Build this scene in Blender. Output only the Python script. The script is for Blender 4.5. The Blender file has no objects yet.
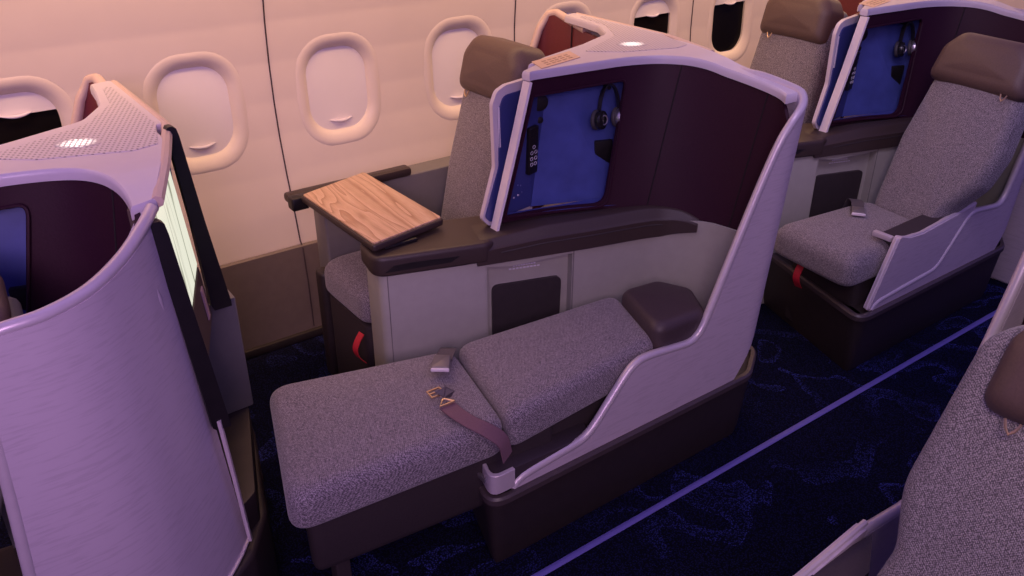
import bpy, bmesh, math, random
from mathutils import Vector, Matrix
random.seed(7)
scene = bpy.context.scene
COL = scene.collection
PI = math.pi

# ------------------------------------------------------------------ camera
cam_d = bpy.data.cameras.new('camera'); cam = bpy.data.objects.new('camera', cam_d); COL.objects.link(cam)
FPX = 857.0; PITCH = math.radians(28.17); AZ = math.radians(53.73)
fw = Vector((math.cos(AZ)*math.cos(PITCH), math.sin(AZ)*math.cos(PITCH), -math.sin(PITCH)))
cam.location = (0, 0, 1.78)
cam.rotation_euler = fw.to_track_quat('-Z', 'Y').to_euler()
cam_d.sensor_width = 36.0; cam_d.sensor_fit = 'HORIZONTAL'; cam_d.lens = FPX/1024*36.0
cam_d.clip_start = 0.02
scene.camera = cam
# ------------------------------------------------------------------ world, lights, exposure
w = bpy.data.worlds.new('cabin_ambience'); scene.world = w; w.use_nodes = True
w.node_tree.nodes['Background'].inputs[0].default_value = (0.90, 0.60, 2.6, 1)
w.node_tree.nodes['Background'].inputs[1].default_value = 0.10
scene.view_settings.view_transform = 'Standard'; scene.view_settings.look = 'None'
scene.view_settings.exposure = 0.0; scene.view_settings.gamma = 1.0; scene.view_settings.use_curve_mapping = False

def area(name, loc, target, sx, sy, power, color, spread=180):
    d = bpy.data.lights.new(name, 'AREA'); d.shape = 'RECTANGLE'; d.size = sx; d.size_y = sy
    d.energy = power; d.color = color; d.spread = math.radians(spread)
    o = bpy.data.objects.new(name, d); COL.objects.link(o); o.location = loc
    o.rotation_euler = (Vector(target)-Vector(loc)).to_track_quat('-Z', 'Y').to_euler()
    return o
area('sidewall_cove_light', (3.0, 2.45, 1.95), (3.0, 2.95, 1.1), 14.0, 0.12, 92, (1.0, 0.60, 0.29))
area('aisle_ceiling_light', (2.0, 0.75, 2.35), (2.2, 1.2, 0.0), 12.0, 0.7, 11, (0.58, 0.40, 1.0), 150)
area('forward_fill_light', (-0.9, -0.9, 2.25), (0.1, 1.4, 1.1), 1.2, 0.8, 8.4, (1.0, 0.60, 1.0), 75)  # unseen fill, added to brighten the left shell panel; no cabin fixture
area('near_seat_fill_light', (0.5, -0.35, 2.3), (1.6, 0.35, 0.7), 0.9, 0.5, 4.8, (0.98, 0.70, 0.72), 90)  # added fill out of view, lifts the close seat across the aisle
area('rear_seat_fill_light', (1.9, 0.95, 2.4), (3.3, 1.65, 0.6), 0.9, 0.5, 3.6, (0.9, 0.69, 1.0), 90)  # extra unseen light, added to brighten the upright aisle seat at right

# ------------------------------------------------------------------ materials
def nt(name):
    m = bpy.data.materials.new(name); m.use_nodes = True
    n = m.node_tree.nodes; l = m.node_tree.links
    return m, n, l, n['Principled BSDF']
def mat(name, col, rough=0.5, metal=0.0, var=0.06, scale=40, bump=0.0, stretch=(1, 1, 1), spec=0.5, coat=0.0, sheen=0.0, tight=False):
    m, n, l, b = nt(name)
    b.inputs['Roughness'].default_value = rough; b.inputs['Metallic'].default_value = metal
    b.inputs['Specular IOR Level'].default_value = spec
    if coat: b.inputs['Coat Weight'].default_value = coat
    if sheen: b.inputs['Sheen Weight'].default_value = sheen
    tc = n.new('ShaderNodeTexCoord'); mp = n.new('ShaderNodeMapping'); mp.inputs['Scale'].default_value = stretch
    l.new(tc.outputs['Object'], mp.inputs[0])
    nz = n.new('ShaderNodeTexNoise'); nz.inputs['Scale'].default_value = scale; nz.inputs['Detail'].default_value = 3
    l.new(mp.outputs[0], nz.inputs['Vector'])
    rp = n.new('ShaderNodeValToRGB')
    rp.color_ramp.elements[0].position = 0.36 if tight else 0.3; rp.color_ramp.elements[1].position = 0.5 if tight else 0.7
    rp.color_ramp.elements[0].color = (*[c*(1-var) for c in col], 1)
    rp.color_ramp.elements[1].color = (*[min(1, c*(1+var)) for c in col], 1)
    l.new(nz.outputs['Fac'], rp.inputs[0]); l.new(rp.outputs[0], b.inputs['Base Color'])
    if bump:
        bp = n.new('ShaderNodeBump'); bp.inputs['Strength'].default_value = bump; bp.inputs['Distance'].default_value = 0.001
        l.new(nz.outputs['Fac'], bp.inputs['Height']); l.new(bp.outputs[0], b.inputs['Normal'])
    return m
def fabric(name, dark, light, scale=500):
    m, n, l, b = nt(name)
    b.inputs['Roughness'].default_value = 0.95; b.inputs['Specular IOR Level'].default_value = 0.15
    b.inputs['Sheen Weight'].default_value = 0.25; b.inputs['Sheen Roughness'].default_value = 0.5
    tc = n.new('ShaderNodeTexCoord'); mp = n.new('ShaderNodeMapping')
    mp.inputs['Rotation'].default_value = (0.5, 0.4, 0.6); mp.inputs['Scale'].default_value = (1.0, 1.9, 1.3)
    l.new(tc.outputs['Object'], mp.inputs[0])
    v = n.new('ShaderNodeTexVoronoi'); v.inputs['Scale'].default_value = scale*0.46; v.inputs['Randomness'].default_value = 0.38
    l.new(mp.outputs[0], v.inputs['Vector'])
    nz = n.new('ShaderNodeTexNoise'); nz.inputs['Scale'].default_value = scale*0.45; nz.inputs['Detail'].default_value = 2
    l.new(mp.outputs[0], nz.inputs['Vector'])
    mx = n.new('ShaderNodeMath'); mx.operation = 'MULTIPLY_ADD'; mx.inputs[1].default_value = 0.75; 
    l.new(v.outputs['Distance'], mx.inputs[0]); l.new(nz.outputs['Fac'], mx.inputs[2])
    rp = n.new('ShaderNodeValToRGB'); e = rp.color_ramp.elements
    e[0].position = 0.60; e[0].color = (*light, 1); e[1].position = 1.05; e[1].color = (*dark, 1)
    l.new(mx.outputs[0], rp.inputs[0]); l.new(rp.outputs[0], b.inputs['Base Color'])
    bp = n.new('ShaderNodeBump'); bp.inputs['Strength'].default_value = 0.5; bp.inputs['Distance'].default_value = 0.001; bp.invert = True
    l.new(mx.outputs[0], bp.inputs['Height']); l.new(bp.outputs[0], b.inputs['Normal'])
    return m
def wood(name):
    m, n, l, b = nt(name)
    b.inputs['Roughness'].default_value = 0.38
    tc = n.new('ShaderNodeTexCoord'); mp = n.new('ShaderNodeMapping'); mp.inputs['Scale'].default_value = (8.0, 1.1, 3.0)
    mp.inputs['Rotation'].default_value = (0, 0, 0.22)
    l.new(tc.outputs['Object'], mp.inputs[0])
    nz = n.new('ShaderNodeTexNoise'); nz.inputs['Scale'].default_value = 1.1; nz.inputs['Detail'].default_value = 1.5; nz.inputs['Distortion'].default_value = 0.9
    l.new(mp.outputs[0], nz.inputs['Vector'])
    ml = n.new('ShaderNodeMath'); ml.operation = 'MULTIPLY'; ml.inputs[1].default_value = 11.0; l.new(nz.outputs['Fac'], ml.inputs[0])
    fr = n.new('ShaderNodeMath'); fr.operation = 'FRACT'; l.new(ml.outputs[0], fr.inputs[0])
    rp = n.new('ShaderNodeValToRGB'); e = rp.color_ramp.elements
    e[0].position = 0.0; e[0].color = (0.66, 0.45, 0.29, 1); e[1].position = 0.72; e[1].color = (0.54, 0.35, 0.21, 1)
    k = e.new(1.0); k.color = (0.40, 0.215, 0.115, 1); k = e.new(0.4); k.color = (0.62, 0.40, 0.25, 1)
    l.new(fr.outputs[0], rp.inputs[0])
    fine = n.new('ShaderNodeTexNoise'); fine.inputs['Scale'].default_value = 60; mp2 = n.new('ShaderNodeMapping'); mp2.inputs['Scale'].default_value = (6, 0.35, 1)
    l.new(tc.outputs['Object'], mp2.inputs[0]); l.new(mp2.outputs[0], fine.inputs['Vector'])
    mx = n.new('ShaderNodeMixRGB'); mx.blend_type = 'OVERLAY'; mx.inputs[0].default_value = 0.35
    l.new(rp.outputs[0], mx.inputs[1]); l.new(fine.outputs['Fac'], mx.inputs[2]); l.new(mx.outputs[0], b.inputs['Base Color'])
    return m
def carpet(name):
    m, n, l, b = nt(name)
    b.inputs['Roughness'].default_value = 1.0; b.inputs['Specular IOR Level'].default_value = 0.05
    tc = n.new('ShaderNodeTexCoord')
    nz = n.new('ShaderNodeTexNoise'); nz.inputs['Scale'].default_value = 3.9; nz.inputs['Detail'].default_value = 0.6; nz.inputs['Distortion'].default_value = 1.3
    l.new(tc.outputs['Object'], nz.inputs['Vector'])
    s = n.new('ShaderNodeMath'); s.operation = 'SUBTRACT'; s.inputs[1].default_value = 0.53; l.new(nz.outputs['Fac'], s.inputs[0])
    rp = n.new('ShaderNodeValToRGB'); e = rp.color_ramp.elements       # soft on one side of a contour, crisp on the other
    e[0].position = 0.0; e[0].color = (0, 0, 0, 1); e[1].position = 0.13; e[1].color = (0, 0, 0, 1)
    k = e.new(0.004); k.color = (1, 1, 1, 1)
    l.new(s.outputs[0], rp.inputs[0])
    big = n.new('ShaderNodeTexNoise'); big.inputs['Scale'].default_value = 1.9; l.new(tc.outputs['Object'], big.inputs['Vector'])
    br = n.new('ShaderNodeValToRGB'); br.color_ramp.elements[0].position = 0.38; br.color_ramp.elements[1].position = 0.58; l.new(big.outputs['Fac'], br.inputs[0])
    mm = n.new('ShaderNodeMath'); mm.operation = 'MULTIPLY'; l.new(rp.outputs[0], mm.inputs[0]); l.new(br.outputs[0], mm.inputs[1])
    dots = n.new('ShaderNodeTexVoronoi'); dots.inputs['Scale'].default_value = 190; l.new(tc.outputs['Object'], dots.inputs['Vector'])
    dr = n.new('ShaderNodeValToRGB'); dr.color_ramp.elements[0].position = 0.15; dr.color_ramp.elements[0].color = (1, 1, 1, 1)
    dr.color_ramp.elements[1].position = 0.55; dr.color_ramp.elements[1].color = (0.05, 0.05, 0.05, 1); l.new(dots.outputs['Distance'], dr.inputs[0])
    ad = n.new('ShaderNodeMath'); ad.operation = 'MULTIPLY_ADD'; ad.inputs[1].default_value = 0.9; ad.inputs[2].default_value = 0.17; l.new(mm.outputs[0], ad.inputs[0])
    m2 = n.new('ShaderNodeMath'); m2.operation = 'MULTIPLY'; l.new(ad.outputs[0], m2.inputs[0]); l.new(dr.outputs[0], m2.inputs[1])
    mix = n.new('ShaderNodeMixRGB'); mix.inputs[1].default_value = (0.0035, 0.0035, 0.008, 1); mix.inputs[2].default_value = (0.042, 0.054, 0.28, 1)
    l.new(m2.outputs[0], mix.inputs[0]); l.new(mix.outputs[0], b.inputs['Base Color'])
    bp = n.new('ShaderNodeBump'); bp.inputs['Strength'].default_value = 0.4; bp.inputs['Distance'].default_value = 0.002
    l.new(dots.outputs['Distance'], bp.inputs['Height']); l.new(bp.outputs[0], b.inputs['Normal'])
    return m
def perforated(name, col):
    m, n, l, b = nt(name)
    b.inputs['Roughness'].default_value = 0.3
    tc = n.new('ShaderNodeTexCoord'); mp = n.new('ShaderNodeMapping'); mp.inputs['Rotation'].default_value = (0, 0, 0.6)
    mp.inputs['Scale'].default_value = (1, 0.62, 1); l.new(tc.outputs['Object'], mp.inputs[0])
    v = n.new('ShaderNodeTexVoronoi'); v.voronoi_dimensions = '2D'; v.inputs['Scale'].default_value = 105; v.inputs['Randomness'].default_value = 0
    l.new(mp.outputs[0], v.inputs['Vector'])
    rp = n.new('ShaderNodeValToRGB'); e = rp.color_ramp.elements
    e[0].position = 0.2; e[0].color = (*[c*0.45 for c in col], 1); e[1].position = 0.34; e[1].color = (*col, 1)
    l.new(v.outputs['Distance'], rp.inputs[0]); l.new(rp.outputs[0], b.inputs['Base Color'])
    bp = n.new('ShaderNodeBump'); bp.inputs['Strength'].default_value = 0.5; bp.inputs['Distance'].default_value = 0.002
    l.new(rp.outputs[0], bp.inputs['Height']); l.new(bp.outputs[0], b.inputs['Normal'])
    return m
def film(name):
    m, n, l, b = nt(name)
    tc = n.new('ShaderNodeTexCoord'); mp = n.new('ShaderNodeMapping'); mp.inputs['Scale'].default_value = (9, 9, 1.3)
    l.new(tc.outputs['Object'], mp.inputs[0])
    nz = n.new('ShaderNodeTexNoise'); nz.inputs['Scale'].default_value = 1.6; nz.inputs['Distortion'].default_value = 1.6; l.new(mp.outputs[0], nz.inputs['Vector'])
    rp = n.new('ShaderNodeValToRGB'); e = rp.color_ramp.elements
    e[0].position = 0.36; e[0].color = (0.30, 0.31, 0.22, 1); e[1].position = 0.47; e[1].color = (0.95, 0.95, 0.78, 1)
    l.new(nz.outputs['Fac'], rp.inputs[0])
    b.inputs['Base Color'].default_value = (0.01, 0.01, 0.01, 1); b.inputs['Roughness'].default_value = 0.25
    l.new(rp.outputs[0], b.inputs['Emission Color']); b.inputs['Emission Strength'].default_value = 0.85
    return m

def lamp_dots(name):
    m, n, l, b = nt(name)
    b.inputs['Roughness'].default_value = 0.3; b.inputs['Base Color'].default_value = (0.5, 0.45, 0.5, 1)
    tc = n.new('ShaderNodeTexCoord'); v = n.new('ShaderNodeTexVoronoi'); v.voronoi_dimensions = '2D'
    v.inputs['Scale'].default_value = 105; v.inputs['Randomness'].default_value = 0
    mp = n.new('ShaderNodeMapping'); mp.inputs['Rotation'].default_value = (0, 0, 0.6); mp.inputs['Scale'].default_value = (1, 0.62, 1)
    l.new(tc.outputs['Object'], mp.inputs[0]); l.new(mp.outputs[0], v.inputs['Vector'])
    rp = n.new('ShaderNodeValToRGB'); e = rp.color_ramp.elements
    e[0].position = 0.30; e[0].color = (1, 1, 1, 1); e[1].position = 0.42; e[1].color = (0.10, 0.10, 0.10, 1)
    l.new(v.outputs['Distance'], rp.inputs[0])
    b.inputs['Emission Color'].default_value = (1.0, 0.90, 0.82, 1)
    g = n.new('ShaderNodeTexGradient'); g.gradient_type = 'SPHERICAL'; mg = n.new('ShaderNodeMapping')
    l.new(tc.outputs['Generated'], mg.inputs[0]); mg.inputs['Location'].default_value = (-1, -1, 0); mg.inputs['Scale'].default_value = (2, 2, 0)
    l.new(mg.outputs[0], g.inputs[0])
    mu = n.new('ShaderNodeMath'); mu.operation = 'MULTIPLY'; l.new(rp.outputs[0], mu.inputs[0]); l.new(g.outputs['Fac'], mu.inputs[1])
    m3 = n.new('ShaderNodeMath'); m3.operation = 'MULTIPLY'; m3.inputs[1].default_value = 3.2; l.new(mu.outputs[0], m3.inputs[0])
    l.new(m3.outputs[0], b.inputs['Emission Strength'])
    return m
M = dict(
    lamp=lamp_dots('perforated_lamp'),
    wall=mat('cabin_wall_plastic', (0.78, 0.67, 0.57), 0.42, var=0.02, scale=6),
    shade=mat('window_shade_plastic', (0.86, 0.79, 0.74), 0.45, var=0.02, scale=6),
    dado=mat('dado_plastic', (0.17, 0.13, 0.115), 0.6, var=0.05, scale=30),
    seam=mat('seam_dark', (0.06, 0.04, 0.045), 0.6),
    glass=mat('dark_window_glass', (0.006, 0.005, 0.005), 0.3, var=0.3, scale=5, spec=0.1),
    carpet=carpet('navy_carpet'),
    strip=mat('violet_floor_strip', (0.135, 0.115, 0.42), 0.5, var=0.05, scale=20),
    shell=mat('lavender_grain_laminate', (0.50, 0.43, 0.50), 0.5, var=0.055, scale=40, bump=0.15, stretch=(0.45, 0.45, 5), tight=True),
    rim=mat('lavender_rim_metal', (0.60, 0.53, 0.58), 0.33, metal=0.25, var=0.03, scale=50),
    roof=mat('roof_plastic', (0.60, 0.54, 0.60), 0.36, var=0.02, scale=20),
    perf=perforated('roof_perforated', (0.60, 0.54, 0.60)),
    beige=mat('beige_trim', (0.62, 0.47, 0.40), 0.4, var=0.03),
    brown=mat('warm_brown_plastic', (0.085, 0.055, 0.046), 0.5, var=0.05),
    plum=mat('plum_leather', (0.026, 0.0048, 0.015), 0.55, spec=0.22, var=0.12, scale=220, bump=0.3),
    seamplum=mat('plum_seam', (0.006, 0.0015, 0.004), 0.8),
    red=mat('oxblood_leather', (0.150, 0.024, 0.026), 0.45, var=0.1, scale=220, bump=0.25),
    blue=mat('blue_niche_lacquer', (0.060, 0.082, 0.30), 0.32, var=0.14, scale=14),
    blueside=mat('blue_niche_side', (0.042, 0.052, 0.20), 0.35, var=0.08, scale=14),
    white=mat('pale_edge_trim', (0.74, 0.68, 0.72), 0.32, var=0.02),
    ledge=mat('dark_brown_ledge', (0.044, 0.029, 0.026), 0.45, var=0.08, scale=260, bump=0.15),
    black=mat('black_plastic', (0.010, 0.008, 0.009), 0.42, var=0.2),
    blackgloss=mat('black_gloss_plastic', (0.014, 0.013, 0.015), 0.25, var=0.2),
    grey=mat('console_grey', (0.355, 0.345, 0.305), 0.5, var=0.03, scale=30),
    greydk=mat('console_dark_grey', (0.17, 0.16, 0.155), 0.5, var=0.04, scale=30),
    door=mat('dark_hatch', (0.036, 0.028, 0.030), 0.5, var=0.08),
    tub=mat('dark_brown_kickbase', (0.028, 0.020, 0.020), 0.5, var=0.1, scale=30),
    tubrim=mat('kickbase_lip', (0.062, 0.046, 0.049), 0.4, var=0.08),
    seatbase=mat('seat_underframe_fabric', (0.026, 0.017, 0.020), 0.8, var=0.15, scale=200),
    fab=fabric('grey_tweed', (0.095, 0.083, 0.096), (0.40, 0.355, 0.385)),
    fabwin=fabric('grey_tweed_warm', (0.095, 0.083, 0.096), (0.40, 0.355, 0.385)),
    pillow=mat('dark_pillow_leather', (0.060, 0.041, 0.044), 0.5, var=0.1, scale=240, bump=0.3),
    leather=mat('taupe_leather', (0.108, 0.068, 0.058), 0.5, var=0.1, scale=240, bump=0.3),
    pad=mat('armrest_pad', (0.036, 0.026, 0.032), 0.55, var=0.1, scale=200, bump=0.2),
    belt=mat('belt_web_mauve', (0.175, 0.095, 0.115), 0.75, var=0.15, scale=300, stretch=(1, 1, 4), bump=0.3),
    beltgrey=mat('belt_web_charcoal', (0.10, 0.085, 0.095), 0.75, var=0.15, scale=300, bump=0.3),
    buckle=mat('dull_buckle_metal', (0.20, 0.18, 0.185), 0.45, metal=0.3, var=0.08),
    steel=mat('brushed_steel', (0.55, 0.52, 0.54), 0.3, metal=0.9, var=0.05),
    brass=mat('warm_metal', (0.70, 0.50, 0.32), 0.32, metal=0.8, var=0.05),
    gold=mat('tan_placard', (0.70, 0.47, 0.33), 0.4, var=0.05),
    goldink=mat('placard_ink', (0.42, 0.26, 0.17), 0.5),
    redstrap=mat('red_strap', (0.55, 0.020, 0.040), 0.6, var=0.1, scale=300),
    wood=wood('striped_wood'),
    icon=mat('pale_print', (0.62, 0.60, 0.68), 0.5),
    cushionpad=mat('headphone_pad', (0.055, 0.05, 0.052), 0.6, var=0.1),
    screen=film('film_screen'),
    pink=mat('pink_card_slot', (0.48, 0.32, 0.35), 0.5),
)

# ------------------------------------------------------------------ mesh helpers
def V(*a): return Vector(a)
def fillet(poly, r, n=5):
    """round the corners of a closed 2-D polygon; r one radius or one per corner"""
    out = []; N = len(poly)
    for i in range(N):
        p = Vector(poly[i][:2]); a = Vector(poly[i-1][:2])-p; b = Vector(poly[(i+1) % N][:2])-p
        rr = r[i] if isinstance(r, (list, tuple)) else r
        la, lb = a.length, b.length
        if rr <= 1e-5: out.append((p.x, p.y)); continue
        a.normalize(); b.normalize(); ang = a.angle(b)
        t = min(rr/math.tan(ang/2), la*0.48, lb*0.48)
        p0 = p+a*t; p2 = p+b*t
        for k in range(n+1):
            s = k/n; q = p0*(1-s)**2+p*2*s*(1-s)+p2*s*s
            out.append((q.x, q.y))
    return out
def area2(poly): return sum(poly[i-1][0]*poly[i][1]-poly[i][0]*poly[i-1][1] for i in range(len(poly)))/2
def inset(poly, d):
    if area2(poly) < 0: poly = poly[::-1]
    N = len(poly); out = []
    for i in range(N):
        p = Vector(poly[i]); a = p-Vector(poly[i-1]); b = Vector(poly[(i+1) % N])-p
        if a.length < 1e-7: a = b
        if b.length < 1e-7: b = a
        na = Vector((-a.y, a.x)).normalized(); nb = Vector((-b.y, b.x)).normalized()
        nn = na+nb
        if nn.length < 1e-4: nn = na
        nn.normalize(); c = max(0.5, nn.dot(na))
        out.append(tuple(p+nn*(d/c)))
    return out
def spline(pts, n=6, closed=False):
    """Catmull-Rom through points"""
    P = [Vector(p) for p in pts]; out = []; N = len(P)
    rng = range(N) if closed else range(N-1)
    for i in rng:
        p1, p2 = P[i], P[(i+1) % N]
        p0 = P[i-1] if (closed or i > 0) else p1+(p1-p2)
        p3 = P[(i+2) % N] if (closed or i+2 < N) else p2+(p2-p1)
        for k in range(n):
            t = k/n
            out.append(0.5*((2*p1)+(p2-p0)*t+(2*p0-5*p1+4*p2-p3)*t*t+(3*p1-p0-3*p2+p3)*t**3))
    if not closed: out.append(P[-1].copy())
    return out
def resample(pts, n):
    P = [Vector(p) for p in pts]; L = [0]
    for a, b in zip(P, P[1:]): L.append(L[-1]+(b-a).length)
    out = []; j = 0
    for i in range(n):
        s = L[-1]*i/(n-1)
        while j < len(P)-2 and L[j+1] < s: j += 1
        t = (s-L[j])/max(1e-9, L[j+1]-L[j]); out.append(P[j].lerp(P[j+1], min(1, max(0, t))))
    return out
class MB:
    def __init__(s): s.bm = bmesh.new()
    def loft(s, rings, closed=True, cap0=True, cap1=True):
        R = [[s.bm.verts.new(p) for p in r] for r in rings]
        n = len(R[0])
        for a, b in zip(R, R[1:]):
            for i in range(n if closed else n-1):
                j = (i+1) % n
                try: s.bm.faces.new((a[i], a[j], b[j], b[i]))
                except ValueError: pass
        if cap0 and closed: s.bm.faces.new(R[0][::-1])
        if cap1 and closed: s.bm.faces.new(R[-1])
        return s
    def prism(s, poly, z0, z1, r=0.004, seg=3, fr=0.0, M4=None, r0=None, crown=0.0):
        """vertical prism of a plan polygon with rolled top (r) and bottom (r0) edges; crown puffs the top"""
        if fr: poly = fillet(poly, fr)
        if area2(poly) < 0: poly = poly[::-1]
        if r0 is None: r0 = r
        rings = []
        for k in range(seg+1):
            a = PI/2*k/seg
            rings.append([(x, y, z0+r0*(1-math.sin(a))) for x, y in inset(poly, r0*(1-math.cos(a)))]) if r0 else None
        if not r0: rings.append([(x, y, z0) for x, y in poly])
        if r0:
            rings = []
            for k in range(seg+1):
                a = PI/2*k/seg
                rings.append([(x, y, z0+r0*(1-math.sin(a))) for x, y in inset(poly, r0*(1-math.sin(PI/2-a)) if False else r0*(1-math.sin(a)) if False else r0*(1-math.sin(a)))])
            rings = []
            for k in range(seg+1):
                a = PI/2*k/seg            # a=0 bottom face, a=90 the side
                rings.append([(x, y, z0+r0*(1-math.cos(a))) for x, y in inset(poly, r0*(1-math.sin(a)))])
        for k in range(seg+1):
            a = PI/2*k/seg
            if r: rings.append([(x, y, z1-r*(1-math.sin(a))) for x, y in inset(poly, r*(1-math.cos(a)))])
        if not r: rings.append([(x, y, z1) for x, y in poly])
        if crown:
            base = rings[-1]; cx = sum(p[0] for p in base)/len(base); cy = sum(p[1] for p in base)/len(base)
            for t in (0.9, 0.75, 0.55, 0.3, 0.06):
                rings.append([(cx+(p[0]-cx)*t, cy+(p[1]-cy)*t, z1+crown*(1-t*t)**0.8) for p in base])
        if M4 is not None: rings = [[tuple(M4 @ Vector(p)) for p in q] for q in rings]
        return s.loft(rings)
    def soft(s, poly, z0, z1, r, fr, M4=None, r0=None, crown=0.0, seg=8):
        """upholstered block: plan polygon with generously rolled edges"""
        poly = fillet(poly, fr, 7)
        if area2(poly) < 0: poly = poly[::-1]
        cx = (min(p[0] for p in poly)+max(p[0] for p in poly))/2; cy = (min(p[1] for p in poly)+max(p[1] for p in poly))/2
        hx = (max(p[0] for p in poly)-min(p[0] for p in poly))/2; hy = (max(p[1] for p in poly)-min(p[1] for p in poly))/2
        def sc(d): return [(cx+(x-cx)*(hx-d)/hx, cy+(y-cy)*(hy-d)/hy) for x, y in poly]
        r0 = r if r0 is None else r0; rings = []
        for k in range(seg+1):
            a = PI/2*k/seg; rings.append([(x, y, z0+r0*(1-math.cos(a))) for x, y in sc(r0*(1-math.sin(a)))])
        for k in range(seg+1):
            a = PI/2*k/seg; rings.append([(x, y, z1-r*(1-math.sin(a))) for x, y in sc(r*(1-math.cos(a)))])
        base = rings[-1]
        for t in (0.93, 0.8, 0.62, 0.4, 0.2, 0.04):
            rings.append([(cx+(x-cx)*t, cy+(y-cy)*t, z1+crown*(1-t*t)) for x, y, z in base])
        if M4 is not None: rings = [[tuple(M4 @ Vector(p)) for p in q] for q in rings]
        return s.loft(rings)
    def box(s, x0, x1, y0, y1, z0, z1, r=0.004, fr=0.0, M4=None, seg=2):
        fr = fr or min(r*1.2, (x1-x0)*0.3, (y1-y0)*0.3)
        return s.prism([(x0, y0), (x1, y0), (x1, y1), (x0, y1)], z0, z1, min(r, (z1-z0)*0.45), seg, fr, M4)
    def tube(s, path, r, n=10, sy=1.0, up=None):
        """round (or flattened) tube along a path"""
        P = [Vector(p) for p in path]; rings = []
        pu = None
        for i, p in enumerate(P):
            t = (P[min(i+1, len(P)-1)]-P[max(i-1, 0)]).normalized()
            u = Vector(up) if up else (pu if pu else (Vector((0, 0, 1)) if abs(t.z) < 0.95 else Vector((1, 0, 0))))
            a = t.cross(u).normalized(); c = a.cross(t).normalized(); pu = c
            rr = r[i] if isinstance(r, (list, tuple)) else r
            rings.append([tuple(p+a*rr*math.cos(2*PI*k/n)+c*rr*sy*math.sin(2*PI*k/n)) for k in range(n)])
        return s.loft(rings)
    def ribbon(s, path, across, width, th):
        """flat strap along a path; across = width direction (one or per point)"""
        rings = []; P = [Vector(p) for p in path]
        for i, p in enumerate(P):
            t = (P[min(i+1, len(P)-1)]-P[max(i-1, 0)]).normalized()
            a = Vector(across[i] if isinstance(across, list) else across); a = (a-t*a.dot(t)).normalized(); c = a.cross(t).normalized()
            rings.append([tuple(p+a*width/2*sx+c*th/2*sy) for sx, sy in ((-1, -1), (1, -1), (1, 1), (-1, 1))])
        return s.loft(rings)
    def sheet(s, A, B, th, rows=4, nrm=None):
        """solid sheet between polylines A (low) and B (high), thickness th towards plan-left of A's direction"""
        n = len(A); g = []
        for r in range(rows+1):
            t = r/rows; g.append([Vector(a).lerp(Vector(b), t) for a, b in zip(A, B)])
        off = []
        for row in g:
            o = []
            for i in range(n):
                t = row[min(i+1, n-1)]-row[max(i-1, 0)]; v = Vector((-t.y, t.x, 0))
                if v.length < 1e-9: v = Vector((0, 1, 0))
                o.append(row[i]+v.normalized()*th)
            off.append(o)
        a = [[s.bm.verts.new(p) for p in row] for row in g]; b = [[s.bm.verts.new(p) for p in row] for row in off]
        F = s.bm.faces.new
        for r in range(rows):
            for i in range(n-1):
                F((a[r][i], a[r][i+1], a[r+1][i+1], a[r+1][i])); F((b[r][i+1], b[r][i], b[r+1][i], b[r+1][i+1]))
            F((a[r][0], a[r+1][0], b[r+1][0], b[r][0])); F((a[r+1][-1], a[r][-1], b[r][-1], b[r+1][-1]))
        for i in range(n-1):
            F((a[0][i+1], a[0][i], b[0][i], b[0][i+1])); F((a[rows][i], a[rows][i+1], b[rows][i+1], b[rows][i]))
        return s
    def disc(s, c, nrm, r, th, n=24, bev=0.001):
        q = Vector((0, 0, 1)).rotation_difference(Vector(nrm).normalized()).to_matrix().to_4x4(); q.translation = Vector(c)
        return s.prism([(r*math.cos(2*PI*k/n), r*math.sin(2*PI*k/n)) for k in range(n)], 0, th, min(bev, th*0.4), 2, 0, q)
    def build(s, name, m, root=None, T=None, angle=40):
        if T:
            for v in s.bm.verts: v.co = T(v.co)
        if root is not None:
            inv = root_mat(root).inverted()
            for v in s.bm.verts: v.co = inv @ v.co
        bmesh.ops.recalc_face_normals(s.bm, faces=s.bm.faces)
        me = bpy.data.meshes.new(name); s.bm.to_mesh(me); s.bm.free()
        for p in me.polygons: p.use_smooth = True
        me.set_sharp_from_angle(angle=math.radians(angle))
        me.materials.append(m)
        o = bpy.data.objects.new(name, me); COL.objects.link(o)
        if root is not None: o.parent = root
        return o
WORLD = {}
def root_mat(o):
    m = Matrix.Identity(4)
    while o is not None:
        m = (Matrix.Translation(o.location) @ o.rotation_euler.to_matrix().to_4x4()) @ m; o = o.parent
    return m
def thing(name, loc, label, cat, group=None):
    o = bpy.data.objects.new(name, None); COL.objects.link(o); o.location = loc; o.empty_display_size = 0.1
    o['label'] = label; o['category'] = cat
    if group: o['group'] = group
    return o
def tag(o, label, cat, group=None):
    o['label'] = label; o['category'] = cat
    if group: o['group'] = group
    return o
def struct(o): o['kind'] = 'structure'; return o
def frame(origin, ex, ez):
    """matrix with local x along ex and local z near ez"""
    x = Vector(ex).normalized(); z = Vector(ez); z = (z-x*z.dot(x)).normalized(); y = z.cross(x)
    m = Matrix((x, y, z)).transposed().to_4x4(); m.translation = Vector(origin); return m
def shift(dx, mirror=False, ym=0.0):
    if mirror: return lambda p: Vector((p[0]+dx, ym-p[1], p[2]))
    return lambda p: Vector((p[0]+dx, p[1]+ym, p[2]))

# ------------------------------------------------------------------ the setting
floor = struct(MB().prism([(-2.5, -1.6), (9.5, -1.6), (9.5, 3.0), (-2.5, 3.0)], -0.03, 0.0, 0.001, 1).build('floor', M['carpet']))
struct(MB().box(-2.5, 9.5, 1.298, 1.319, 0.0005, 0.003, 0.001).build('trim_1', M['strip']))

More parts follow.
